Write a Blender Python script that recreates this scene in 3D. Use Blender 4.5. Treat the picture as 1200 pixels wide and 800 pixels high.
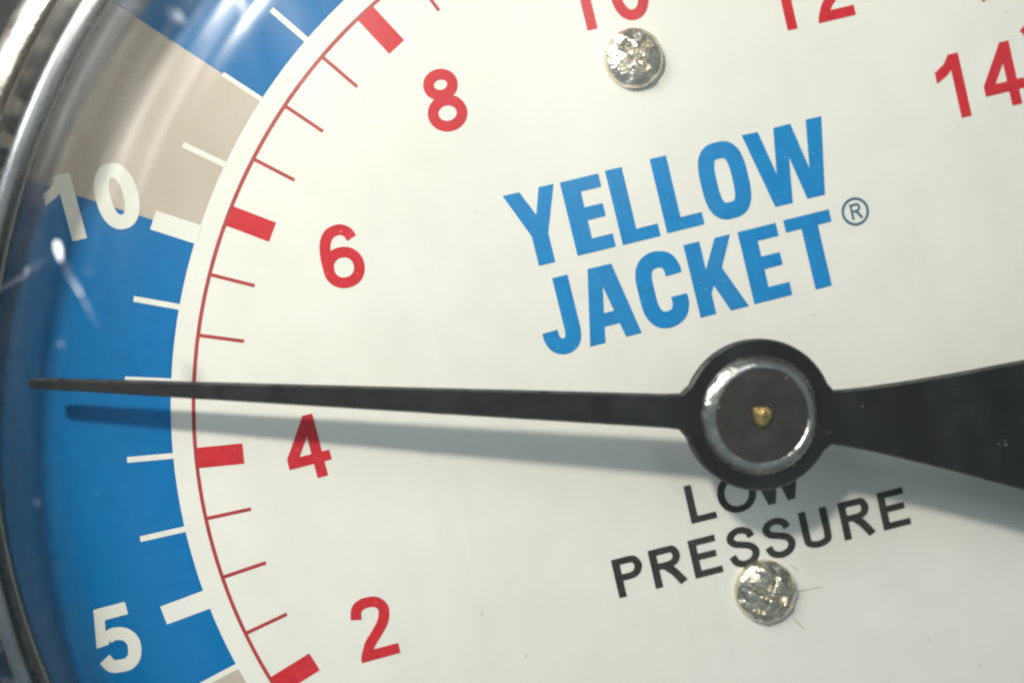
import bpy, bmesh, math, random
from mathutils import Vector, Matrix
from mathutils.geometry import delaunay_2d_cdt

random.seed(7)
for o in list(bpy.data.objects):
    bpy.data.objects.remove(o)
scene = bpy.context.scene
C = scene.collection
MM = 0.001
PI = math.pi
Z0 = 26.0            # height of the dial face above the bench, mm
TURN = math.radians(14.0)   # the gauge lies turned on the bench

# ------------------------------------------------------------------ camera
cam = bpy.data.cameras.new('camera')
cam.sensor_width = 36.0
cam.lens = 30.0
cam.clip_start = 0.001
cam.clip_end = 20.0
cam_o = bpy.data.objects.new('camera', cam)
C.objects.link(cam_o)
rx = Vector((0.99785158, 0.0, 0.06551505))
up = Vector((0.00156921, 0.99971311, -0.02390038))
bk = Vector((-0.06549626, 0.02395184, 0.99756531))
cp = Vector((-13.518, 4.185, 41.353 + Z0)) * MM
cam_o.matrix_world = Matrix(((rx.x, up.x, bk.x, cp.x), (rx.y, up.y, bk.y, cp.y), (rx.z, up.z, bk.z, cp.z), (0, 0, 0, 1)))
cam.dof.use_dof = True
cam.dof.focus_distance = 0.0405
cam.dof.aperture_fstop = 18.0
scene.camera = cam_o

# ------------------------------------------------------------------ room light and lamps
world = bpy.data.worlds.new('World')
scene.world = world
world.use_nodes = True
wn = world.node_tree
bg = wn.nodes['Background']
bg.inputs['Strength'].default_value = 0.38
# a plain room: pale ceiling, darker towards the walls and floor
wtc = wn.nodes.new('ShaderNodeTexCoord')
wsp = wn.nodes.new('ShaderNodeSeparateXYZ')
wn.links.new(wtc.outputs['Generated'], wsp.inputs[0])
wrp = wn.nodes.new('ShaderNodeValToRGB')
wrp.color_ramp.elements[0].position = 0.0
wrp.color_ramp.elements[0].color = (0.14, 0.16, 0.17, 1)
wrp.color_ramp.elements[1].position = 0.75
wrp.color_ramp.elements[1].color = (0.70, 0.91, 1.0, 1)
wn.links.new(wsp.outputs['Z'], wrp.inputs['Fac'])
wn.links.new(wrp.outputs['Color'], bg.inputs['Color'])

def lamp(name, kind, loc, power, color, target=(0, 0, 0), **kw):
    l = bpy.data.lights.new(name, kind)
    l.energy = power
    l.color = color
    for k, v in kw.items():
        setattr(l, k, v)
    o = bpy.data.objects.new(name, l)
    C.objects.link(o)
    o.location = Vector((loc[0], loc[1], loc[2] + Z0)) * MM
    d = Vector((target[0], target[1], target[2] + Z0)) * MM - o.location
    o.rotation_euler = d.to_track_quat('-Z', 'Y').to_euler()
    return o
# the small bright work lamp that throws the pointer's shadow
lamp('work_lamp', 'POINT', (-53, 58, 83), 0.56, (1.0, 0.94, 0.83), shadow_soft_size=4.2 * MM)
# ceiling light of the room, seen as the white streaks on the rim
lamp('ceiling_light', 'AREA', (-420, 330, 300), 3.2, (0.93, 0.97, 1.0), shape='RECTANGLE', size=0.34, size_y=0.20)
# a tube on the ceiling overhead: soft pale streak in the flat of the lens
tube = lamp('tube_light', 'AREA', (55, 300, 580), 0.50, (0.95, 0.98, 1.0), shape='RECTANGLE', size=0.07, size_y=0.36)
tube.rotation_euler = (0, 0, math.radians(8))

scene.view_settings.view_transform = 'Standard'
scene.view_settings.look = 'None'
scene.view_settings.exposure = 0.0
scene.view_settings.gamma = 1.0
scene.view_settings.use_curve_mapping = False
scene.render.engine = 'CYCLES'
scene.cycles.max_bounces = 6
scene.cycles.filter_width = 2.2
scene.cycles.diffuse_bounces = 2
scene.cycles.glossy_bounces = 3
scene.cycles.transparent_max_bounces = 10

# ------------------------------------------------------------------ materials
def newmat(name):
    m = bpy.data.materials.new(name)
    m.use_nodes = True
    nt = m.node_tree
    for n in list(nt.nodes):
        nt.nodes.remove(n)
    out = nt.nodes.new('ShaderNodeOutputMaterial')
    return m, nt, out

def nd(nt, t, **kw):
    n = nt.nodes.new(t)
    for k, v in kw.items():
        if k.startswith('i_'):
            n.inputs[k[2:].replace('_', ' ')].default_value = v
        else:
            setattr(n, k, v)
    return n

def paint(name, c, c2=None, rough=0.45, metal=0.0, scale=900.0, vary=0.35, bump=0.0, bscale=2500.0, spec=0.5, coat=0.0,
          rvary=0.12, stretch=None, speck=None):
    """Principled paint or metal with mottled colour, uneven gloss and fine relief."""
    m, nt, out = newmat(name)
    b = nd(nt, 'ShaderNodeBsdfPrincipled')
    tc = nd(nt, 'ShaderNodeTexCoord')
    src = tc.outputs['Object']
    if stretch:
        mp = nd(nt, 'ShaderNodeMapping')
        mp.inputs['Scale'].default_value = stretch
        nt.links.new(src, mp.inputs['Vector'])
        src = mp.outputs['Vector']
    n1 = nd(nt, 'ShaderNodeTexNoise')
    n1.inputs['Scale'].default_value = scale
    n1.inputs['Detail'].default_value = 3.5
    n1.inputs['Roughness'].default_value = 0.65
    nt.links.new(src, n1.inputs['Vector'])
    r1 = nd(nt, 'ShaderNodeMapRange')
    r1.inputs['From Min'].default_value = 0.5 - 0.25
    r1.inputs['From Max'].default_value = 0.5 + 0.25
    nt.links.new(n1.outputs['Fac'], r1.inputs['Value'])
    mx = nd(nt, 'ShaderNodeMix', data_type='RGBA')
    c2 = c2 or tuple(x * (1 - vary) for x in c)
    mx.inputs['A'].default_value = (*c2, 1)
    mx.inputs['B'].default_value = (*c, 1)
    nt.links.new(r1.outputs['Result'], mx.inputs['Factor'])
    col = mx.outputs['Result']
    if speck:
        sc, thr, scol = speck
        n3 = nd(nt, 'ShaderNodeTexNoise')
        n3.inputs['Scale'].default_value = sc
        n3.inputs['Detail'].default_value = 2.0
        nt.links.new(tc.outputs['Object'], n3.inputs['Vector'])
        r3 = nd(nt, 'ShaderNodeMapRange')
        r3.inputs['From Min'].default_value = thr
        r3.inputs['From Max'].default_value = thr + 0.03
        nt.links.new(n3.outputs['Fac'], r3.inputs['Value'])
        m2 = nd(nt, 'ShaderNodeMix', data_type='RGBA')
        m2.inputs['B'].default_value = (*scol, 1)
        nt.links.new(r3.outputs['Result'], m2.inputs['Factor'])
        nt.links.new(col, m2.inputs['A'])
        col = m2.outputs['Result']
    nt.links.new(col, b.inputs['Base Color'])
    rr = nd(nt, 'ShaderNodeMapRange')
    rr.inputs['From Min'].default_value = 0.3
    rr.inputs['From Max'].default_value = 0.7
    rr.inputs['To Min'].default_value = max(0.02, rough - rvary)
    rr.inputs['To Max'].default_value = rough + rvary
    nt.links.new(n1.outputs['Fac'], rr.inputs['Value'])
    nt.links.new(rr.outputs['Result'], b.inputs['Roughness'])
    b.inputs['Metallic'].default_value = metal
    b.inputs['Specular IOR Level'].default_value = spec
    b.inputs['Coat Weight'].default_value = coat
    if bump:
        n2 = nd(nt, 'ShaderNodeTexNoise')
        n2.inputs['Scale'].default_value = bscale
        n2.inputs['Detail'].default_value = 4.0
        nt.links.new(src, n2.inputs['Vector'])
        bp = nd(nt, 'ShaderNodeBump')
        bp.inputs['Strength'].default_value = bump
        bp.inputs['Distance'].default_value = 0.0002
        nt.links.new(n2.outputs['Fac'], bp.inputs['Height'])
        nt.links.new(bp.outputs['Normal'], b.inputs['Normal'])
    nt.links.new(b.outputs['BSDF'], out.inputs['Surface'])
    return m

M = {}
M['dial'] = paint('dial_white_enamel', (0.80, 0.785, 0.715), (0.755, 0.74, 0.67), rough=0.5, scale=350, spec=0.3, speck=(2600, 0.762, (0.55, 0.53, 0.46)))
M['blue'] = paint('print_blue', (0.002, 0.166, 0.43), (0.001, 0.138, 0.38), rough=0.55, scale=1500, spec=0.1, speck=(3000, 0.75, (0.04, 0.22, 0.48)))
M['ltblue'] = paint('print_letter_blue', (0.012, 0.250, 0.56), (0.010, 0.190, 0.47), rough=0.5, scale=1800, spec=0.2, speck=(5200, 0.70, (0.10, 0.33, 0.60)))
M['grey'] = paint('print_grey', (0.53, 0.455, 0.37), (0.48, 0.415, 0.335), rough=0.45, scale=500, spec=0.3)
M['white'] = paint('print_white', (0.80, 0.79, 0.72), (0.76, 0.75, 0.68), rough=0.5, scale=900, spec=0.3)
M['red'] = paint('print_red', (0.64, 0.030, 0.040), (0.50, 0.022, 0.030), rough=0.5, scale=1800, spec=0.2, speck=(5200, 0.70, (0.74, 0.14, 0.14)))
M['redline'] = paint('print_fine_red', (0.50, 0.05, 0.05), (0.32, 0.035, 0.035), rough=0.5, scale=2600, spec=0.3)
M['black'] = paint('print_black', (0.022, 0.021, 0.018), (0.045, 0.043, 0.036), rough=0.55, scale=2600, spec=0.3)
M['mark'] = paint('print_dark_teal', (0.06, 0.16, 0.25), (0.04, 0.11, 0.18), rough=0.55, scale=2600, spec=0.3)
M['pointer'] = paint('pointer_black_lacquer', (0.013, 0.0115, 0.010), (0.007, 0.006, 0.0055), rough=0.45, spec=0.35, scale=700, bump=0.12, bscale=3500, speck=(2300, 0.735, (0.16, 0.15, 0.14)))
M['cap'] = paint('cap_dark_metal', (0.046, 0.038, 0.033), (0.020, 0.017, 0.015), rough=0.42, spec=0.4, scale=800, bump=0.2, bscale=4000, speck=(1900, 0.73, (0.30, 0.28, 0.26)))
M['chrome'] = paint('cap_ring_steel', (0.72, 0.69, 0.62), (0.42, 0.40, 0.36), rough=0.22, metal=1.0, scale=1200, bump=0.5, bscale=1300)
M['brass'] = paint('pin_brass', (0.95, 0.68, 0.28), (0.55, 0.30, 0.08), rough=0.22, metal=1.0, scale=3500, bump=0.5, bscale=4000)
M['screw'] = paint('screw_nickel', (0.97, 0.89, 0.74), (0.66, 0.58, 0.46), rough=0.27, metal=1.0, scale=1600, bump=0.9, bscale=2300, rvary=0.12)
M['wall'] = paint('rim_inner_steel', (0.55, 0.52, 0.46), (0.22, 0.21, 0.19), rough=0.16, metal=1.0, scale=600, bump=0.35, bscale=1200)
M['bezel'] = paint('bezel_steel', (0.62, 0.56, 0.49), (0.46, 0.41, 0.36), rough=0.30, metal=1.0, scale=500, bump=0.15, bscale=1500)
M['case'] = paint('case_black', (0.02, 0.02, 0.02), rough=0.4, scale=300, bump=0.1)
M['gasket'] = paint('gasket_rubber', (0.012, 0.012, 0.012), rough=0.6, scale=900)
M['bench'] = paint('bench_dark_rubber', (0.018, 0.017, 0.018), (0.009, 0.009, 0.010), rough=0.75, scale=60, bump=0.4, bscale=500)

def lens_material():
    """Clear moulded plastic: mirror shine by Schlick, absorption along the slanting path, and a wiped, scuffed surface."""
    m, nt, out = newmat('lens_clear_plastic')
    L = nt.links.new
    lw = nd(nt, 'ShaderNodeLayerWeight')
    lw.inputs['Blend'].default_value = 0.5
    p5 = nd(nt, 'ShaderNodeMath', operation='POWER')
    p5.inputs[1].default_value = 5.0
    L(lw.outputs['Facing'], p5.inputs[0])
    fr = nd(nt, 'ShaderNodeMapRange')
    fr.inputs['To Min'].default_value = 0.014
    fr.inputs['To Max'].default_value = 1.0
    L(p5.outputs[0], fr.inputs['Value'])
    co = nd(nt, 'ShaderNodeMath', operation='SUBTRACT')
    co.inputs[0].default_value = 1.08
    L(lw.outputs['Facing'], co.inputs[1])
    iv = nd(nt, 'ShaderNodeMath', operation='DIVIDE')
    iv.inputs[0].default_value = 1.0
    L(co.outputs[0], iv.inputs[1])
    ab = nd(nt, 'ShaderNodeMath', operation='POWER')
    ab.inputs[0].default_value = LENS_CLARITY
    L(iv.outputs[0], ab.inputs[1])
    tr = nd(nt, 'ShaderNodeBsdfTransparent')
    L(ab.outputs[0], tr.inputs['Color'])
    tc = nd(nt, 'ShaderNodeTexCoord')
    mp = nd(nt, 'ShaderNodeMapping')
    mp.inputs['Rotation'].default_value = (0, 0, math.radians(18))
    mp.inputs['Scale'].default_value = (330, 45, 60)
    L(tc.outputs['Object'], mp.inputs['Vector'])
    n = nd(nt, 'ShaderNodeTexNoise')
    n.inputs['Scale'].default_value = 1.0
    n.inputs['Detail'].default_value = 3.0
    n.inputs['Roughness'].default_value = 0.6
    L(mp.outputs['Vector'], n.inputs['Vector'])
    rg = nd(nt, 'ShaderNodeMapRange')
    rg.inputs['From Min'].default_value = 0.35
    rg.inputs['From Max'].default_value = 0.68
    rg.inputs['To Min'].default_value = 0.18
    rg.inputs['To Max'].default_value = 0.30
    L(n.outputs['Fac'], rg.inputs['Value'])
    gl = nd(nt, 'ShaderNodeBsdfGlossy')
    L(rg.outputs['Result'], gl.inputs['Roughness'])
    sm = nd(nt, 'ShaderNodeMapRange')
    sm.inputs['From Min'].default_value = 0.45
    sm.inputs['From Max'].default_value = 0.72
    sm.inputs['To Min'].default_value = 0.0
    sm.inputs['To Max'].default_value = 0.034
    L(n.outputs['Fac'], sm.inputs['Value'])
    ad = nd(nt, 'ShaderNodeMath', operation='ADD', use_clamp=True)
    L(fr.outputs['Result'], ad.inputs[0])
    L(sm.outputs['Result'], ad.inputs[1])
    m1 = nd(nt, 'ShaderNodeMixShader')
    L(ad.outputs[0], m1.inputs['Fac'])
    L(tr.outputs[0], m1.inputs[1])
    L(gl.outputs[0], m1.inputs[2])
    L(m1.outputs[0], out.inputs['Surface'])
    return m
LENS_CLARITY = 0.915
M['lens'] = lens_material()

def scratch_material():
    m, nt, out = newmat('scratched_plastic')
    b = nd(nt, 'ShaderNodeBsdfDiffuse')
    b.inputs['Color'].default_value = (0.8, 0.82, 0.86, 1)
    g = nd(nt, 'ShaderNodeBsdfGlossy')
    g.inputs['Roughness'].default_value = 0.35
    t = nd(nt, 'ShaderNodeBsdfTransparent')
    a = nd(nt, 'ShaderNodeMixShader')
    a.inputs['Fac'].default_value = 0.5
    nt.links.new(b.outputs[0], a.inputs[1])
    nt.links.new(g.outputs[0], a.inputs[2])
    c = nd(nt, 'ShaderNodeMixShader')
    tc = nd(nt, 'ShaderNodeTexCoord')
    n = nd(nt, 'ShaderNodeTexNoise')
    n.inputs['Scale'].default_value = 1600
    n.inputs['Detail'].default_value = 5
    nt.links.new(tc.outputs['Object'], n.inputs['Vector'])
    r = nd(nt, 'ShaderNodeMapRange')
    r.inputs['From Min'].default_value = 0.4
    r.inputs['From Max'].default_value = 0.75
    r.inputs['To Min'].default_value = 0.03
    r.inputs['To Max'].default_value = 0.38
    nt.links.new(n.outputs['Fac'], r.inputs['Value'])
    nt.links.new(r.outputs['Result'], c.inputs['Fac'])
    nt.links.new(t.outputs[0], c.inputs[1])
    nt.links.new(a.outputs[0], c.inputs[2])
    nt.links.new(c.outputs[0], out.inputs['Surface'])
    return m
M['scratch'] = scratch_material()

# ------------------------------------------------------------------ mesh helpers (all lengths in mm, dial face at z = 0)
def obj(name, verts, faces, mat, parent, smooth=False, sharp=None):
    me = bpy.data.meshes.new(name)
    me.from_pydata([(x * MM, y * MM, z * MM) for x, y, z in verts], [], faces)
    me.validate()
    bm = bmesh.new()
    bm.from_mesh(me)
    bmesh.ops.remove_doubles(bm, verts=bm.verts, dist=1e-7)
    if smooth or sharp:
        bmesh.ops.recalc_face_normals(bm, faces=bm.faces)
    for f in bm.faces:
        f.smooth = smooth
    if sharp:
        for e in bm.edges:
            if len(e.link_faces) == 2 and e.calc_face_angle(0) > math.radians(sharp):
                e.smooth = False
    bm.to_mesh(me)
    bm.free()
    me.materials.append(mat)
    o = bpy.data.objects.new(name, me)
    C.objects.link(o)
    if parent:
        o.parent = parent
    return o

def lathe(prof, n=192, closed=False):
    v, f = [], []
    k = len(prof)
    for i in range(n):
        a = 2 * PI * i / n
        for r, z in prof:
            v.append((r * math.cos(a), r * math.sin(a), z))
    rng = k if closed else k - 1
    for i in range(n):
        j = (i + 1) % n
        for q in range(rng):
            s = (q + 1) % k
            f.append((i * k + q, j * k + q, j * k + s, i * k + s))
    return v, f

def smooth_prof(pts, sub=6):
    return cat(pts, sub)

def cat(pts, sub=8, closed=False):
    """Catmull-Rom curve through points."""
    out = []
    n = len(pts)
    segs = n if closed else n - 1
    for i in range(segs):
        if closed:
            p0, p1, p2, p3 = pts[(i - 1) % n], pts[i], pts[(i + 1) % n], pts[(i + 2) % n]
        else:
            p1, p2 = pts[i], pts[i + 1]
            p0 = pts[i - 1] if i > 0 else (2 * p1[0] - p2[0], 2 * p1[1] - p2[1])
            p3 = pts[i + 2] if i + 2 < n else (2 * p2[0] - p1[0], 2 * p2[1] - p1[1])
        for s in range(sub):
            t = s / sub
            out.append(tuple(0.5 * (2 * p1[k] + (p2[k] - p0[k]) * t + (2 * p0[k] - 5 * p1[k] + 4 * p2[k] - p3[k]) * t * t
                                    + (3 * p1[k] - p0[k] - 3 * p2[k] + p3[k]) * t ** 3) for k in (0, 1)))
    if not closed:
        out.append(tuple(pts[-1]))
    return out

def oval(cx, cy, rx, ry, n=40, e=2.0):
    o = []
    for i in range(n):
        a = 2 * PI * i / n
        c, s = math.cos(a), math.sin(a)
        o.append((cx + rx * math.copysign(abs(c) ** (2 / e), c), cy + ry * math.copysign(abs(s) ** (2 / e), s)))
    return o

def stroke(pts, w, closed=False):
    """Quads along a centre line: the inked stroke of a glyph."""
    n = len(pts)
    L, R = [], []
    for i in range(n):
        if closed:
            a, b, c = pts[(i - 1) % n], pts[i], pts[(i + 1) % n]
        else:
            a, b, c = pts[max(i - 1, 0)], pts[i], pts[min(i + 1, n - 1)]
        d1 = Vector((b[0] - a[0], b[1] - a[1]))
        d2 = Vector((c[0] - b[0], c[1] - b[1]))
        d1 = d1.normalized() if d1.length > 1e-9 else d2.normalized()
        d2 = d2.normalized() if d2.length > 1e-9 else d1
        t = (d1 + d2).normalized()
        nrm = Vector((-t.y, t.x))
        s = 1.0 / max(0.5, nrm.dot(Vector((-d1.y, d1.x))))
        L.append((b[0] + nrm.x * w / 2 * s, b[1] + nrm.y * w / 2 * s))
        R.append((b[0] - nrm.x * w / 2 * s, b[1] - nrm.y * w / 2 * s))
    qs = []
    for i in range(n if closed else n - 1):
        j = (i + 1) % n
        qs.append([R[i], R[j], L[j]])
        qs.append([R[i], L[j], L[i]])
    return qs

def flat(name, polys, z, mat, parent):
    """Union of flat polygons as one sheet of print."""
    vs, fs = [], []
    for p in polys:
        area = sum(p[i][0] * p[(i + 1) % len(p)][1] - p[(i + 1) % len(p)][0] * p[i][1] for i in range(len(p)))
        if abs(area) < 1e-7:
            continue
        if area < 0:
            p = p[::-1]
        s = len(vs)
        vs += [Vector(q) for q in p]
        fs.append(list(range(s, s + len(p))))
    r = delaunay_2d_cdt(vs, [], fs, 0, 1e-5)
    keep = [tuple(f) for f, src in zip(r[2], r[5]) if src]
    used = sorted({i for f in keep for i in f})
    idx = {v: i for i, v in enumerate(used)}
    return obj(name, [(r[0][i].x, r[0][i].y, z) for i in used], [tuple(idx[i] for i in f) for f in keep], mat, parent)

# ------------------------------------------------------------------ glyphs, cap height 1
def W_(pts, w):
    return stroke(pts, w)

def g0(w):
    return stroke(oval(0.31, 0.5, 0.31 - w / 2, 0.5 - w / 2, 44, 2.25), w, True)
def g1(w):
    return W_([(0.40, 0), (0.40, 1.0)], w) + [[(0.40 - w / 2, 1.0), (0.40 + w / 2, 1.0), (0.40, 0.78), (0.36, 0.80), (0.24, 0.69), (0.05, 0.60), (0.05, 0.60 + 0.17), (0.22, 0.87)]]
def g2(w):
    h = w / 2
    p = cat([(h, 0.69), (0.12, 0.83), (0.20, 0.90), (0.32, 1 - h), (0.45, 0.89), (0.53, 0.80), (0.535, 0.70), (0.48, 0.56), (0.36, 0.42), (0.20, 0.26), (0.12, 0.12)])
    return W_(p, w) + [[(0, 0), (0.63, 0), (0.63, w * 0.98), (0.22, w * 0.98), (0.268, 0.211), (0.132, 0.31), (0.055, 0.18), (0.01, 0.08)]]
def g4(w):
    h = w / 2
    return W_([(0.47, 0), (0.47, 1)], w) + W_([(0, 0.225 + h), (0.67, 0.225 + h)], w * 0.95) + [[(0.0, 0.24), (0.0, 0.39), (0.40, 1.0), (0.52, 1.0), (0.47, 0.80), (0.16, 0.33), (0.1, 0.24)]]
def g5(w):
    h = w / 2
    bowl = cat([(0.205, 0.545), (0.25, 0.565), (0.33, 0.575), (0.46, 0.53), (0.54, 0.42), (0.545, 0.30), (0.50, 0.17), (0.40, 0.095), (0.28, h), (0.16, 0.125), (0.085, 0.25)])
    return W_(bowl, w) + [[(0.115, 1.0), (0.58, 1.0), (0.58, 1 - w), (0.235, 1 - w), (0.195, 0.62), (0.24, 0.56), (0.215, 0.475), (0.195, 0.445), (0.015, 0.43)]]
def g6(w):
    h = w / 2
    bowl = stroke(oval(0.325, 0.325, 0.325 - h, 0.325 - h, 36, 2.1), w, True)
    arc = cat([(0.555, 0.745), (0.51, 0.85), (0.42, 0.91), (0.33, 1 - h), (0.22, 0.88), (0.135, 0.76), (0.10, 0.62), (h, 0.45), (h + 0.01, 0.33)])
    return bowl + W_(arc, w)
def g8(w):
    h = w / 2
    return (stroke(oval(0.315, 0.75, 0.275 - h, 0.25 - h, 36), w, True) + stroke(oval(0.315, 0.29, 0.315 - h, 0.29 - h, 40), w, True))
DIG = {'0': g0, '1': g1, '2': g2, '4': g4, '5': g5, '6': g6, '8': g8}
# black capitals
def lP(w):
    h = w / 2
    return W_([(h, 0), (h, 1)], w) + W_(cat([(h, 1 - h), (0.36, 1 - h), (0.50, 0.93 - h / 2), (0.57, 0.72), (0.50, 0.51 + h / 2), (0.36, 0.415 + h), (h, 0.415 + h)], 8), w)
def lR(w):
    h = w / 2
    return W_([(h, 0), (h, 1)], w) + W_(cat([(h, 1 - h), (0.42, 1 - h), (0.55, 0.94 - h / 2), (0.61, 0.74), (0.55, 0.55 + h / 2), (0.40, 0.45 + h), (h, 0.45 + h)], 8), w) + W_(cat([(0.30, 0.46 + h), (0.40, 0.43), (0.50, 0.30), (0.66, 0.0)]), w * 1.1)
def lE(w):
    h = w / 2
    return W_([(h, 0), (h, 1)], w) + W_([(0, 1 - h), (0.62, 1 - h)], w) + W_([(0, 0.53), (0.58, 0.53)], w) + W_([(0, h), (0.65, h)], w)
def lS(w):
    return W_(cat([(0.565, 0.71), (0.51, 0.86), (0.33, 0.94), (0.15, 0.88), (0.09, 0.74), (0.17, 0.62), (0.34, 0.555), (0.51, 0.48), (0.60, 0.33), (0.54, 0.15), (0.34, 0.06), (0.14, 0.13), (0.055, 0.32)], 8), w)
def lU(w):
    h = w / 2
    return W_(cat([(h, 1), (h, 0.7), (h, 0.36), (0.12, 0.16), (0.33, h), (0.54, 0.16), (0.66 - h, 0.36), (0.66 - h, 0.7), (0.66 - h, 1)], 8), w)
def lL(w):
    h = w / 2
    return W_([(h, 0), (h, 1)], w) + W_([(0, h), (0.60, h)], w)
def lO(w):
    return stroke(oval(0.45, 0.5, 0.45 - w / 2, 0.51 - w / 2, 44, 2.1), w, True)
def lW(w):
    return W_([(0.06, 1), (0.31, 0)], w) + W_([(0.31, 0), (0.54, 1)], w) + W_([(0.54, 1), (0.77, 0)], w) + W_([(0.77, 0), (1.02, 1)], w)
CAP = {'P': lP, 'R': lR, 'E': lE, 'S': lS, 'U': lU, 'L': lL, 'O': lO, 'W': lW}

def glyph(name, ch, x, y, h, w, mat, parent, z, table, wx=1.0, slope=0.0):
    """Glyph with its lower-left corner at (x, y), height h; w = stroke weight."""
    c, s = math.cos(slope), math.sin(slope)
    polys = []
    for p in table[ch](w):
        polys.append([(x + (a * wx * h) * c - b * h * s, y + (a * wx * h) * s + b * h * c) for a, b in p])
    return flat(name, polys, z, mat, parent)

# ------------------------------------------------------------------ the bench
bench = obj('bench_top', [(-900, -900, 0), (900, -900, 0), (900, 900, 0), (-900, 900, 0)], [(0, 1, 2, 3)], M['bench'], None)
bench['kind'] = 'structure'

# ------------------------------------------------------------------ the gauge
gauge = bpy.data.objects.new('pressure_gauge', None)
gauge.empty_display_size = 0.02
C.objects.link(gauge)
gauge.rotation_euler = (0, 0, TURN)
gauge['label'] = 'round low pressure gauge with white dial, blue outer band and black pointer'
gauge['category'] = 'gauge'

def up_(vf, dz=Z0):
    v, f = vf
    return [(x, y, z + dz) for x, y, z in v], f

def part(name, vf, mat, parent, smooth=True, sharp=30):
    v, f = up_(vf)
    return obj(name, v, f, mat, parent, smooth, sharp)

# case: a deep black cup
part('case', lathe([(0.0, -26.0), (33.5, -26.0), (35.6, -25.2), (36.3, -23.5), (36.3, -1.6), (35.75, -1.6), (35.75, -2.2), (35.5, -2.6), (0.0, -2.6)], 160), M['case'], gauge)
# bezel: rolled steel rim
bz = [(35.46, 3.12), (35.48, 3.32), (35.6, 3.46), (35.8, 3.50), (36.0, 3.47), (36.25, 3.40), (36.5, 3.28), (36.75, 3.10), (36.98, 2.84), (37.15, 2.5), (37.25, 2.1), (37.28, 1.6), (37.28, -2.0), (37.2, -3.0), (36.75, -3.3), (36.5, -3.0), (36.5, 2.3), (36.2, 2.9)]
part('bezel', lathe(bz, 256, True), M['bezel'], gauge)

# inner wall of the rim with its row of moulded serrations
def wall():
    n = 720
    rows = [(-0.6, 0), (0.35, 0), (0.7, 0.5), (1.1, 1), (2.1, 1), (2.5, 0.4), (2.8, 0), (3.3, 0)]
    v, f = [], []
    k = len(rows)
    rnd = random.Random(3)
    amp = [0.0] * n
    i = 0
    while i < n:
        wdt = rnd.choice((2, 2, 3, 3, 4))
        gap = rnd.choice((1, 2, 2, 3, 5))
        a = rnd.uniform(0.15, 0.45)
        for q in range(wdt):
            if i + q < n:
                amp[i + q] = a
        i += wdt + gap
    for i in range(n):
        a = 2 * PI * i / n
        for z, s in rows:
            r = 35.60 - amp[i] * s
            v.append((r * math.cos(a), r * math.sin(a), z))
    for i in range(n):
        j = (i + 1) % n
        for q in range(k - 1):
            f.append((i * k + q, i * k + q + 1, j * k + q + 1, j * k + q))
    # outer skin
    s = len(v)
    for i in range(n):
        a = 2 * PI * i / n
        v.append((36.1 * math.cos(a), 36.1 * math.sin(a), -0.6))
        v.append((36.1 * math.cos(a), 36.1 * math.sin(a), 2.4))
    for i in range(n):
        j = (i + 1) % n
        f.append((s + 2 * i, s + 2 * j, s + 2 * j + 1, s + 2 * i + 1))
        f.append((i * k, j * k, s + 2 * j, s + 2 * i))
        f.append((i * k + k - 1, s + 2 * i + 1, s + 2 * j + 1, j * k + k - 1))
    return v, f
part('serrated_wall', wall(), M['wall'], gauge, True, 35)

# thin bright ring that holds the dial's edge
rp = [(35.42, -0.1), (35.08, -0.05), (35.02, 0.10), (35.05, 0.24), (35.14, 0.31), (35.26, 0.32), (35.40, 0.29), (35.52, 0.22), (35.54, -0.1)]
part('retaining_ring', lathe(rp, 256, True), M['bezel'], gauge)

# ---- dial
dial = part('dial', lathe([(0.0, -0.8), (35.5, -0.8), (35.5, -0.05), (35.45, 0.0), (0.0, 0.0)], 256), M['dial'], gauge)

def ang(deg_world):
    return deg_world - TURN
RED = 26.0
def red_angle(v):
    return ang(3.0057 - 0.2257 * (v - 5) - 0.018 * max(0.0, v - 9))
def out_angle(v):
    return ang(3.0922 - 0.1311 * (v - 8))
Zb, Zt, Zn = Z0 + 0.006, Z0 + 0.012, Z0 + 0.018     # print layers

def sector(r0, r1, a0, a1, n):
    v, f = [], []
    for i in range(n + 1):
        a = a0 + (a1 - a0) * i / n
        v += [(r0 * math.cos(a), r0 * math.sin(a)), (r1 * math.cos(a), r1 * math.sin(a))]
    for i in range(n):
        f.append((2 * i, 2 * i + 1, 2 * i + 3, 2 * i + 2))
    return v, f
def sheet(name, vf, z, mat):
    v, f = vf
    o = obj(name, [(x, y, z) for x, y in v], f, mat, dial)
    return o

# coloured band, blue and grey stretches in turn
BI, BO = 27.02, 35.42
cuts = [(-1.0, 4.0, 'grey'), (4.0, 10.0, 'blue'), (10.0, 12.0, 'grey'), (12.0, 18.0, 'blue'), (18.0, 36.0, 'grey')]
for a, b, c in cuts:
    sheet('colour_band', sector(BI, BO, out_angle(a), out_angle(b), max(12, int((b - a) * 10))), Zb, M[c])

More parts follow.
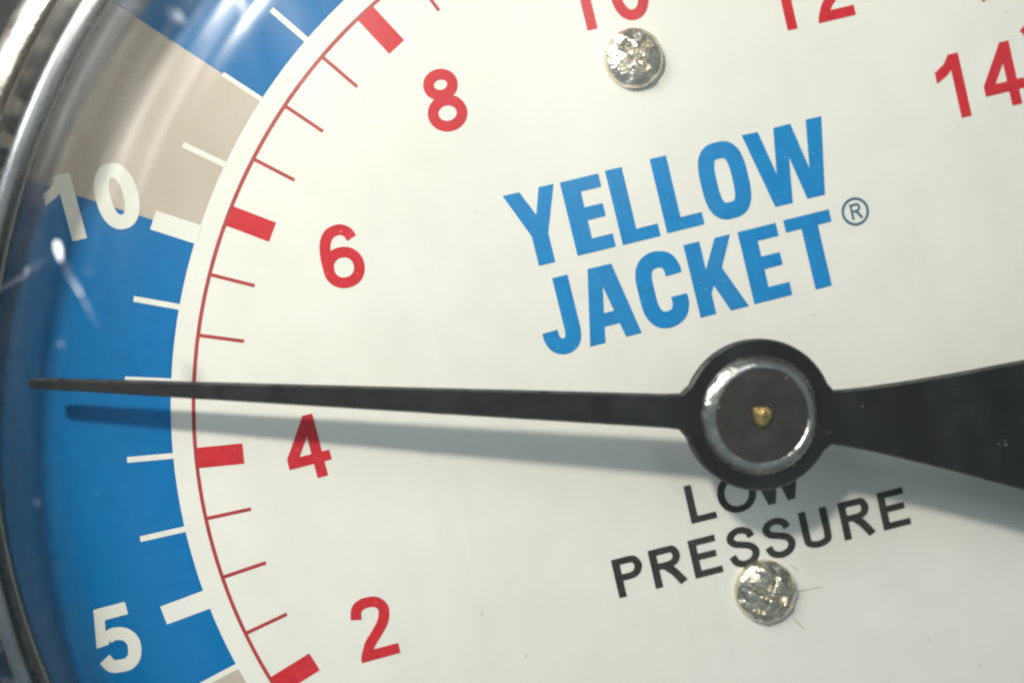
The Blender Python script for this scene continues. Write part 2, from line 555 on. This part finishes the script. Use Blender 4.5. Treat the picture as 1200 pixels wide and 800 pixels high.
# radial bars
def bar(name, a, r0, r1, w, z, mat, jitter=0.0):
    c, s = math.cos(a), math.sin(a)
    p = [(r0, -w / 2), (r1, -w / 2), (r1, w / 2), (r0, w / 2)]
    return obj(name, [(x * c - y * s, x * s + y * c, z) for x, y in p], [(0, 1, 2, 3)], mat, dial)
for v in range(0, 21):
    big = v % 5 == 0
    if big:
        bar('tick_mark', out_angle(v), BI - 0.1, 29.15, 0.92, Zt, M['white'])
    else:
        bar('tick_mark', out_angle(v), BI - 0.1, 29.15, 0.27 if v != 12 else 0.22, Zt, M['white'])
for v2 in range(2, 34):
    v = v2 / 2
    if v2 % 4 == 0:
        bar('scale_bar', red_angle(v), 23.75, 25.98, 0.98, Zt, M['red'])
    else:
        bar('scale_tick', red_angle(v), 23.80, 25.92, 0.17, Zt, M['redline'])
sheet('scale_line', sector(25.88, 26.05, red_angle(0), red_angle(20), 260), Zt + 0.004, M['redline'])

# red numerals
def num(text, x, y, h, mat, w=0.168, dx=0.80, wx=1.0):
    for i, ch in enumerate(text):
        glyph('numeral', ch, x + i * dx * h, y, h, w, mat, dial, Zn, DIG, wx)
num('8', -11.02, 16.22, 3.02, M['red'])
num('6', -17.66, 10.12, 3.04, M['red'])
num('4', -21.56, 1.63, 3.08, M['red'])
num('2', -20.55, -7.62, 3.06, M['red'])
num('10', -3.48, 19.40, 3.04, M['red'])
num('12', 6.20, 17.22, 3.06, M['red'], dx=0.845)
num('14', 13.82, 11.05, 3.22, M['red'], dx=0.77)
num('10', -29.50, 15.28, 3.14, M['white'], w=0.215, dx=0.775)
num('5', -32.44, -5.00, 3.22, M['white'], w=0.19)

# ---- blue two-line lettering (tall condensed capitals)
SB, SK = Zn, M['ltblue']
y0, y1 = 8.97, 12.70
def letter(polys):
    return flat('letter', polys, SB, SK, dial)
def R4(a, b, c, d):
    return [(a, b), (c, b), (c, d), (a, d)]
def bigE(x, yb, yt, w):
    return [R4(x, yb, x + 0.90, yt), R4(x + 0.6, yb, x + w, yb + 0.66), R4(x + 0.6, yt - 0.66, x + w, yt), R4(x + 0.6, (yb + yt) / 2 - 0.26, x + w - 0.13, (yb + yt) / 2 + 0.38)]
def bigL(x, yb, yt, w):
    return [R4(x, yb, x + 0.84, yt), R4(x + 0.6, yb, x + w, yb + 0.62)]
letter([[(-8.46, y1 - 0.06), (-7.62, y1 - 0.08), (-7.08, 11.38), (-6.66, y1 - 0.06), (-5.90, y1 - 0.06), (-6.73, 10.40), (-6.73, y0 - 0.02), (-7.55, y0 - 0.02), (-7.55, 10.40)]])
letter(bigE(-5.60, y0, y1 - 0.08, 1.94))
letter(bigL(-3.31, y0 - 0.02, y1 - 0.04, 1.93))
letter(bigL(-1.04, y0 + 0.02, y1, 1.92))
letter(stroke(oval(2.36, 10.84, 1.20 - 0.40, 1.90 - 0.40, 52, 3.0), 0.82, True))
letter([[(3.70, 12.78), (4.53, 12.76), (4.98, 10.54), (5.33, 12.76), (6.22, 12.78), (6.66, 10.45), (7.02, 12.79), (7.84, 12.78), (7.12, 8.98), (6.20, 8.99), (5.78, 11.18), (5.44, 8.96), (4.53, 8.98)]])
k0, k1 = 4.55, 8.22
letter(stroke(cat([(-6.69, k1), (-6.69, 7.2), (-6.69, 6.2), (-6.70, 5.45), (-6.86, 5.02), (-7.22, 4.86), (-7.60, 5.00), (-7.78, 5.34), (-7.80, 5.72)], 8), 0.78))
letter([[(-5.28, k1 + 0.02), (-4.08, k1), (-4.47, 7.1), (-4.77, 7.24), (-4.98, 7.0)],
        [(-5.28, k1 + 0.02), (-4.68, k1), (-4.76, 7.24), (-5.28, k0 - 0.02), (-6.06, k0 - 0.02)],
        [(-4.68, k1), (-4.08, k1), (-3.42, k0 + 0.02), (-4.22, k0 + 0.02), (-4.76, 7.24)],
        [(-5.45, 5.30), (-4.15, 5.30), (-4.25, 5.96), (-5.30, 5.96)]])
letter(stroke(cat([(-1.20, 6.98), (-1.22, 7.32), (-1.42, 7.72), (-1.92, 7.88), (-2.42, 7.72), (-2.68, 7.25), (-2.72, 6.40), (-2.68, 5.55), (-2.42, 5.04), (-1.94, 4.88), (-1.44, 5.04), (-1.20, 5.46), (-1.18, 5.92)], 8), 0.82))
letter([R4(-0.40, k0 + 0.02, 0.42, k1 + 0.02), [(0.30, 6.60), (1.20, k1), (2.00, k1), (1.22, 6.72), (2.10, k0), (1.16, k0), (0.62, 5.95), (0.30, 5.40)]])
letter(bigE(2.38, k0 + 0.02, k1, 1.98))
letter([R4(4.76, 7.62, 7.14, k1 + 0.02), R4(5.56, k0 - 0.02, 6.42, 7.9)])
# circled R
rg = stroke(oval(8.43, 7.81, 0.64, 0.64, 36), 0.13, True)
rg += [[(8.43 + (a - 0.30) * 0.78, 7.81 + (b - 0.5) * 0.78) for a, b in q] for q in lR(0.15)]
flat('registered_mark', rg, SB, M['mark'], dial)

# ---- black capitals
def black_text(t, xs, y_start, h, slope):
    for ch, x in zip(t, xs):
        glyph('letter', ch, x, y_start + (x - xs[0]) * math.tan(slope), h, 0.172, M['black'], dial, Zn, CAP, 1.15, slope)
black_text('LOW', (-3.25, -1.70, 0.24), -5.22, 1.92, math.radians(-0.9))
black_text('PRESSURE', (-7.62, -5.75, -3.70, -1.78, 0.09, 2.04, 4.10, 6.17), -7.86, 1.94, math.radians(-0.9))

# ---- two round-headed screws in the dial
def screw(x, y, rad, turn, seed):
    rnd = random.Random(seed)
    n, rows = 72, 22
    v, f = [], []
    ph = [rnd.uniform(0, 6.28) for _ in range(4)]
    def hgt(px, py):
        r = math.hypot(px, py) / rad
        h = 0.72 * math.sqrt(max(0.0, 1 - (r * 0.93) ** 2.4))
        # cross recess with slanting, burred flanks
        c, s = math.cos(turn), math.sin(turn)
        u, w = px * c + py * s, -px * s + py * c
        def slot(a, b, half, length):
            d = max(abs(b) - half, abs(a) - length)
            return min(1.0, max(0.0, -d / 0.11 + 0.2))
        cut = max(slot(u, w, 0.17, rad * 0.66), slot(w, u, 0.17, rad * 0.62))
        h -= 0.34 * cut * (1 - 0.4 * r)
        # burrs and dents
        h += 0.035 * math.sin(7 * px + ph[0]) * math.sin(6 * py + ph[1]) + 0.03 * math.sin(4.3 * (px + py) + ph[2])
        return h
    v.append((x, y, hgt(0, 0)))
    for j in range(1, rows + 1):
        r = rad * j / rows
        for i in range(n):
            a = 2 * PI * i / n
            px, py = r * math.cos(a), r * math.sin(a)
            z = hgt(px, py) if j < rows else 0.08
            v.append((x + px, y + py, max(0.08, z)))
    for i in range(n):
        a = 2 * PI * i / n
        v.append((x + rad * 1.005 * math.cos(a), y + rad * 1.005 * math.sin(a), 0.0))
    for i in range(n):
        j2 = (i + 1) % n
        f.append((0, 1 + i, 1 + j2))
        for j in range(rows):
            f.append((1 + j * n + i, 1 + (j + 1) * n + i, 1 + (j + 1) * n + j2, 1 + j * n + j2))
    return part('screw', (v, f), M['screw'], gauge, True, 50)
def w2g(x, y):
    c, s = math.cos(-TURN), math.sin(-TURN)
    return (x * c - y * s, x * s + y * c)
for (wx, wy), t, sd, rad in (((-4.90, 16.91), 0.5, 1, 1.46), ((1.82, -9.24), 0.95, 4, 1.56)):
    gx, gy = w2g(wx, wy)
    screw(gx, gy, rad, t, sd)

# ---- pointer: a flat black blade, hub and flared tail
PA = math.radians(177.45) - TURN
def pz(x):
    return 3.75 - (1.75 * max(0.0, x - 3) / 29.4 if x > 3 else 0.0)
def blade():
    top = [(32.4, 0.17), (32.0, 0.24), (20.0, 0.46), (10.0, 0.645), (4.2, 0.75), (3.55, 0.80)]
    hub = []
    rh = 3.4
    a0, a1 = math.asin(0.84 / rh), PI - math.asin(1.2 / rh)
    for i in range(1, 24):
        a = a0 + (a1 - a0) * i / 24
        hub.append((rh * math.cos(a), rh * math.sin(a)))
    tail = [(-3.35, 1.22), (-3.9, 1.27), (-5.0, 1.43), (-6.4, 1.68), (-9.0, 2.2), (-12.2, 2.92), (-15.5, 3.7), (-18.2, 4.3), (-18.9, 3.4), (-19.3, 1.8)]
    up_side = top + hub + tail
    ring = up_side + [(-19.4, 0)] + [(x, -y) for x, y in reversed(up_side)]
    return ring
def blade_mesh(th=0.5, bev=0.09):
    """Cross-ribbed plate: the outline mirrored about its axis, with a rolled edge."""
    ring = blade()
    n = len(ring)
    v, f = [], []
    def inset(p, q, r, d):
        t = Vector((r[0] - p[0], r[1] - p[1])).normalized()
        return (q[0] - t.y * d, q[1] + t.x * d)
    ins = [inset(ring[i - 1], ring[i], ring[(i + 1) % n], bev) for i in range(n)]
    for (x, y) in ins: v.append((x, y, pz(x) + th))
    for (x, y) in ring: v.append((x, y, pz(x) + th - bev))
    for (x, y) in ring: v.append((x, y, pz(x)))
    half = (n - 1) // 2
    for L in (0, 1):
        for i in range(n):
            j = (i + 1) % n
            f.append((L * n + i, L * n + j, (L + 1) * n + j, (L + 1) * n + i))
    for L, flip in ((0, False), (2, True)):
        for i in range(half):
            a, b, c, d = i, i + 1, n - 2 - i, n - 1 - i
            q = [L * n + a, L * n + b, L * n + c, L * n + d]
            if i == half - 1:
                q = [L * n + a, L * n + half, L * n + (n - 1 - i)]
            f.append(tuple(q if not flip else q[::-1]))
    c, s = math.cos(PA), math.sin(PA)
    return [(x * c - y * s, x * s + y * c, z) for x, y, z in v], f
pointer = part('pointer', blade_mesh(), M['pointer'], gauge, True, 25)
pointer.data.materials.append(paint('pointer_worn_edge', (0.10, 0.095, 0.085), (0.012, 0.011, 0.010), rough=0.35, scale=1500, bump=0.2))
for pl in pointer.data.polygons:
    if 0.25 < pl.normal.z < 0.93:
        pl.material_index = 1
# raised cap over the spindle
part('cap_ring', lathe([(2.06, 4.30), (2.07, 4.56), (2.12, 4.60), (2.20, 4.61), (2.34, 4.565), (2.50, 4.47), (2.63, 4.36), (2.70, 4.27), (2.4, 4.22)], 128, True), M['chrome'], pointer)
part('hub_cap', lathe([(0.0, 4.50), (0.42, 4.50), (1.2, 4.51), (2.0, 4.54), (2.07, 4.53), (2.07, 4.24), (0.0, 4.24)], 96), M['cap'], pointer)
def pin_mesh():
    rnd = random.Random(11)
    n, rows = 20, 6
    v, f = [(0.0, 0.0, 4.72)], []
    for j in range(1, rows + 1):
        for i in range(n):
            a = 2 * PI * i / n
            r = 0.52 * j / rows * (1 + 0.12 * math.sin(3 * a + 1) + rnd.uniform(-0.05, 0.05))
            z = 4.48 + 0.22 * math.sqrt(max(0, 1 - (j / rows) ** 2)) + rnd.uniform(-0.035, 0.035)
            if j == rows: z = 4.46
            v.append((r * math.cos(a), r * math.sin(a), z))
    for i in range(n):
        k = (i + 1) % n
        f.append((0, 1 + i, 1 + k))
        for j in range(rows - 1):
            f.append((1 + j * n + i, 1 + (j + 1) * n + i, 1 + (j + 1) * n + k, 1 + j * n + k))
    return v, f
part('spindle_pin', pin_mesh(), M['brass'], pointer, True, 40)

# ---- clear domed lens
outer = cat([(0.0, 9.10), (8.0, 9.09), (16.0, 9.06), (22.0, 9.04), (25.0, 9.03), (27.2, 8.99), (28.3, 8.62), (29.4, 7.95), (30.6, 6.75), (32.0, 5.20), (33.2, 4.10), (33.9, 3.62), (34.5, 3.45), (35.3, 3.43)], 6)
inner = [(max(0.0, r - 0.65 * (r / 35.0)), z - (1.15 if r < 32 else 1.15 - 0.30 * (r - 32))) for r, z in outer]
lens_prof = outer + [(35.42, 3.25)] + inner[::-1]
def lens_z(r):
    for (r0, z0), (r1, z1) in zip(outer, outer[1:]):
        if r0 <= r <= r1:
            return z0 + (z1 - z0) * (r - r0) / (r1 - r0)
    return outer[-1][1]
lens = part('lens', lathe(lens_prof, 192), M['lens'], gauge, True, 60)
# the clean inner side of the shell
def inner_material():
    m, nt, out = newmat('lens_inner_side')
    lw = nd(nt, 'ShaderNodeLayerWeight')
    lw.inputs['Blend'].default_value = 0.5
    p5 = nd(nt, 'ShaderNodeMath', operation='POWER')
    p5.inputs[1].default_value = 5.0
    nt.links.new(lw.outputs['Facing'], p5.inputs[0])
    ad = nd(nt, 'ShaderNodeMath', operation='ADD', use_clamp=True)
    ad.inputs[1].default_value = 0.018
    nt.links.new(p5.outputs[0], ad.inputs[0])
    t = nd(nt, 'ShaderNodeBsdfTransparent')
    t.inputs['Color'].default_value = (0.92, 0.925, 0.92, 1)
    g = nd(nt, 'ShaderNodeBsdfGlossy')
    g.inputs['Roughness'].default_value = 0.2
    x = nd(nt, 'ShaderNodeMixShader')
    nt.links.new(ad.outputs[0], x.inputs['Fac'])
    nt.links.new(t.outputs[0], x.inputs[1])
    nt.links.new(g.outputs[0], x.inputs[2])
    nt.links.new(x.outputs[0], out.inputs['Surface'])
    return m
lens.data.materials.append(inner_material())
for pl in lens.data.polygons:
    if pl.normal.z < -0.01:
        pl.material_index = 1

# bright moulded foot where the dome meets its flange
def foot_material():
    m, nt, out = newmat('lens_foot_plastic')
    g = nd(nt, 'ShaderNodeBsdfGlossy')
    g.inputs['Roughness'].default_value = 0.22
    tc = nd(nt, 'ShaderNodeTexCoord')
    n = nd(nt, 'ShaderNodeTexNoise')
    n.inputs['Scale'].default_value = 900
    nt.links.new(tc.outputs['Object'], n.inputs['Vector'])
    r = nd(nt, 'ShaderNodeMapRange')
    r.inputs['To Min'].default_value = 0.12
    r.inputs['To Max'].default_value = 0.30
    nt.links.new(n.outputs['Fac'], r.inputs['Value'])
    t = nd(nt, 'ShaderNodeBsdfTransparent')
    x = nd(nt, 'ShaderNodeMixShader')
    nt.links.new(r.outputs['Result'], x.inputs['Fac'])
    nt.links.new(t.outputs[0], x.inputs[1])
    nt.links.new(g.outputs[0], x.inputs[2])
    nt.links.new(x.outputs[0], out.inputs['Surface'])
    return m
M['foot'] = foot_material()
def shade_ring_material():
    m, nt, out = newmat('shade_ring_tint')
    g = nd(nt, 'ShaderNodeBsdfGlossy')
    g.inputs['Roughness'].default_value = 0.2
    t = nd(nt, 'ShaderNodeBsdfTransparent')
    t.inputs['Color'].default_value = (0.66, 0.67, 0.66, 1)  # tint chosen to darken the dial's outer band
    x = nd(nt, 'ShaderNodeMixShader')
    x.inputs['Fac'].default_value = 0.05
    nt.links.new(t.outputs[0], x.inputs[1])
    nt.links.new(g.outputs[0], x.inputs[2])
    nt.links.new(x.outputs[0], out.inputs['Surface'])
    return m
M['shade_ring'] = shade_ring_material()
part('shade_ring', lathe([(33.75, 3.36), (34.5, 3.22), (35.40, 3.20), (35.44, 2.95), (34.5, 2.97), (33.75, 3.1)], 192, True), M['shade_ring'], lens)  # ring added at the lens edge to shade the rim of the dial
part('foot', lathe([(33.62, 3.90), (33.72, 4.00), (33.9, 4.0), (34.1, 3.95), (34.25, 3.86), (34.2, 3.75), (33.7, 3.78)], 256, True), M['foot'], lens)

# dirt and scratches on the lens: thin raised ribbons that follow its curve
def ribbon(pts, w, name='scratch'):
    pts = cat([w2g(*p) for p in pts], 8)
    v, f = [], []
    n = len(pts)
    for i, (x, y) in enumerate(pts):
        a, b = pts[max(0, i - 1)], pts[min(n - 1, i + 1)]
        t = Vector((b[0] - a[0], b[1] - a[1])).normalized()
        ww = w * (0.25 + 0.75 * math.sin(PI * (i + 0.5) / n))
        for s in (-1, 0, 1):
            px, py = x - t.y * ww * 0.5 * s, y + t.x * ww * 0.5 * s
            v.append((px, py, lens_z(math.hypot(px, py)) + (0.05 if s == 0 else 0.01)))
    for i in range(n - 1):
        for s in (0, 1):
            f.append((3 * i + s, 3 * i + s + 1, 3 * i + 3 + s + 1, 3 * i + 3 + s))
    return part(name, (v, f), M['scratch'], lens, True, 80)

def glint_chip(x, y, rx, ry, turn):
    """A small bright nick in the plastic: a low mound with its glint painted in as white."""
    gx, gy = w2g(x, y)
    n, rows = 20, 5
    v, f = [], []
    c, sn = math.cos(turn - TURN), math.sin(turn - TURN)
    for j in range(rows + 1):
        t = j / rows
        for i in range(n):
            a = 2 * PI * i / n
            k = 1 + 0.10 * math.sin(3 * a + 0.7)
            px, py = rx * t * k * math.cos(a), ry * t * k * math.sin(a)
            qx, qy = gx + px * c - py * sn, gy + px * sn + py * c
            v.append((qx, qy, lens_z(math.hypot(qx, qy)) + 0.12 * math.sqrt(max(0, 1 - t * t)) - 0.02))
    for j in range(rows):
        for i in range(n):
            k = (i + 1) % n
            f.append((j * n + i, (j + 1) * n + i, (j + 1) * n + k, j * n + k))
    return part('nick_glint', (v, f), M['glint_chip'], lens, True, 80)
mc, nt, out = newmat('glint_white_plastic')
b = nd(nt, 'ShaderNodeBsdfPrincipled')
b.inputs['Base Color'].default_value = (0.9, 0.92, 0.96, 1)  # near-white colour stands in for the lamp's glint on the nick
b.inputs['Roughness'].default_value = 0.3
b.inputs['Coat Weight'].default_value = 1.0
b.inputs['Coat Roughness'].default_value = 0.3
nt.links.new(b.outputs[0], out.inputs['Surface'])
M['glint_chip'] = mc
glint_chip(-28.51, 6.86, 0.19, 0.47, math.radians(28))
ribbon([(-28.75, 6.62), (-29.7, 6.30), (-30.66, 6.03), (-31.7, 5.75), (-32.69, 5.48)], 0.24)
ribbon([(-28.9, 6.75), (-29.9, 6.45), (-31.0, 6.12)], 0.18)
ribbon([(-28.33, 6.47), (-27.85, 5.80), (-27.37, 5.17), (-26.95, 4.5), (-26.63, 3.9)], 0.13)
ribbon([(-28.2, 6.6), (-27.6, 5.75), (-27.15, 5.05)], 0.06)
ribbon([(-21.5, 16.4), (-21.3, 15.6), (-21.2, 14.8)], 0.35)
ribbon([(-24.4, 16.2), (-24.0, 15.6), (-23.5, 15.2)], 0.45)
for dx, dy in ((-31.64, 2.49), (-29.63, -2.66), (-28.3, 3.4), (-27.2, 6.1)):
    ribbon([(dx, dy), (dx + 0.12, dy - 0.10), (dx + 0.28, dy - 0.12)], 0.14, 'dust_speck')

# scuffs the screwdriver left on the dial beside the lower screw
def scuff(a, b, w):
    return flat('scuff_mark', stroke([w2g(*a), w2g(*b)], w), Z0 + 0.008, M['scuff'], dial)
M['scuff'] = paint('dial_scuff', (0.40, 0.37, 0.30), (0.62, 0.60, 0.52), rough=0.6, scale=4000)
scuff((3.45, -9.34), (4.75, -9.12), 0.07)
scuff((3.30, -10.66), (3.86, -11.22), 0.08)
scuff((3.15, -8.0), (3.58, -8.28), 0.07)
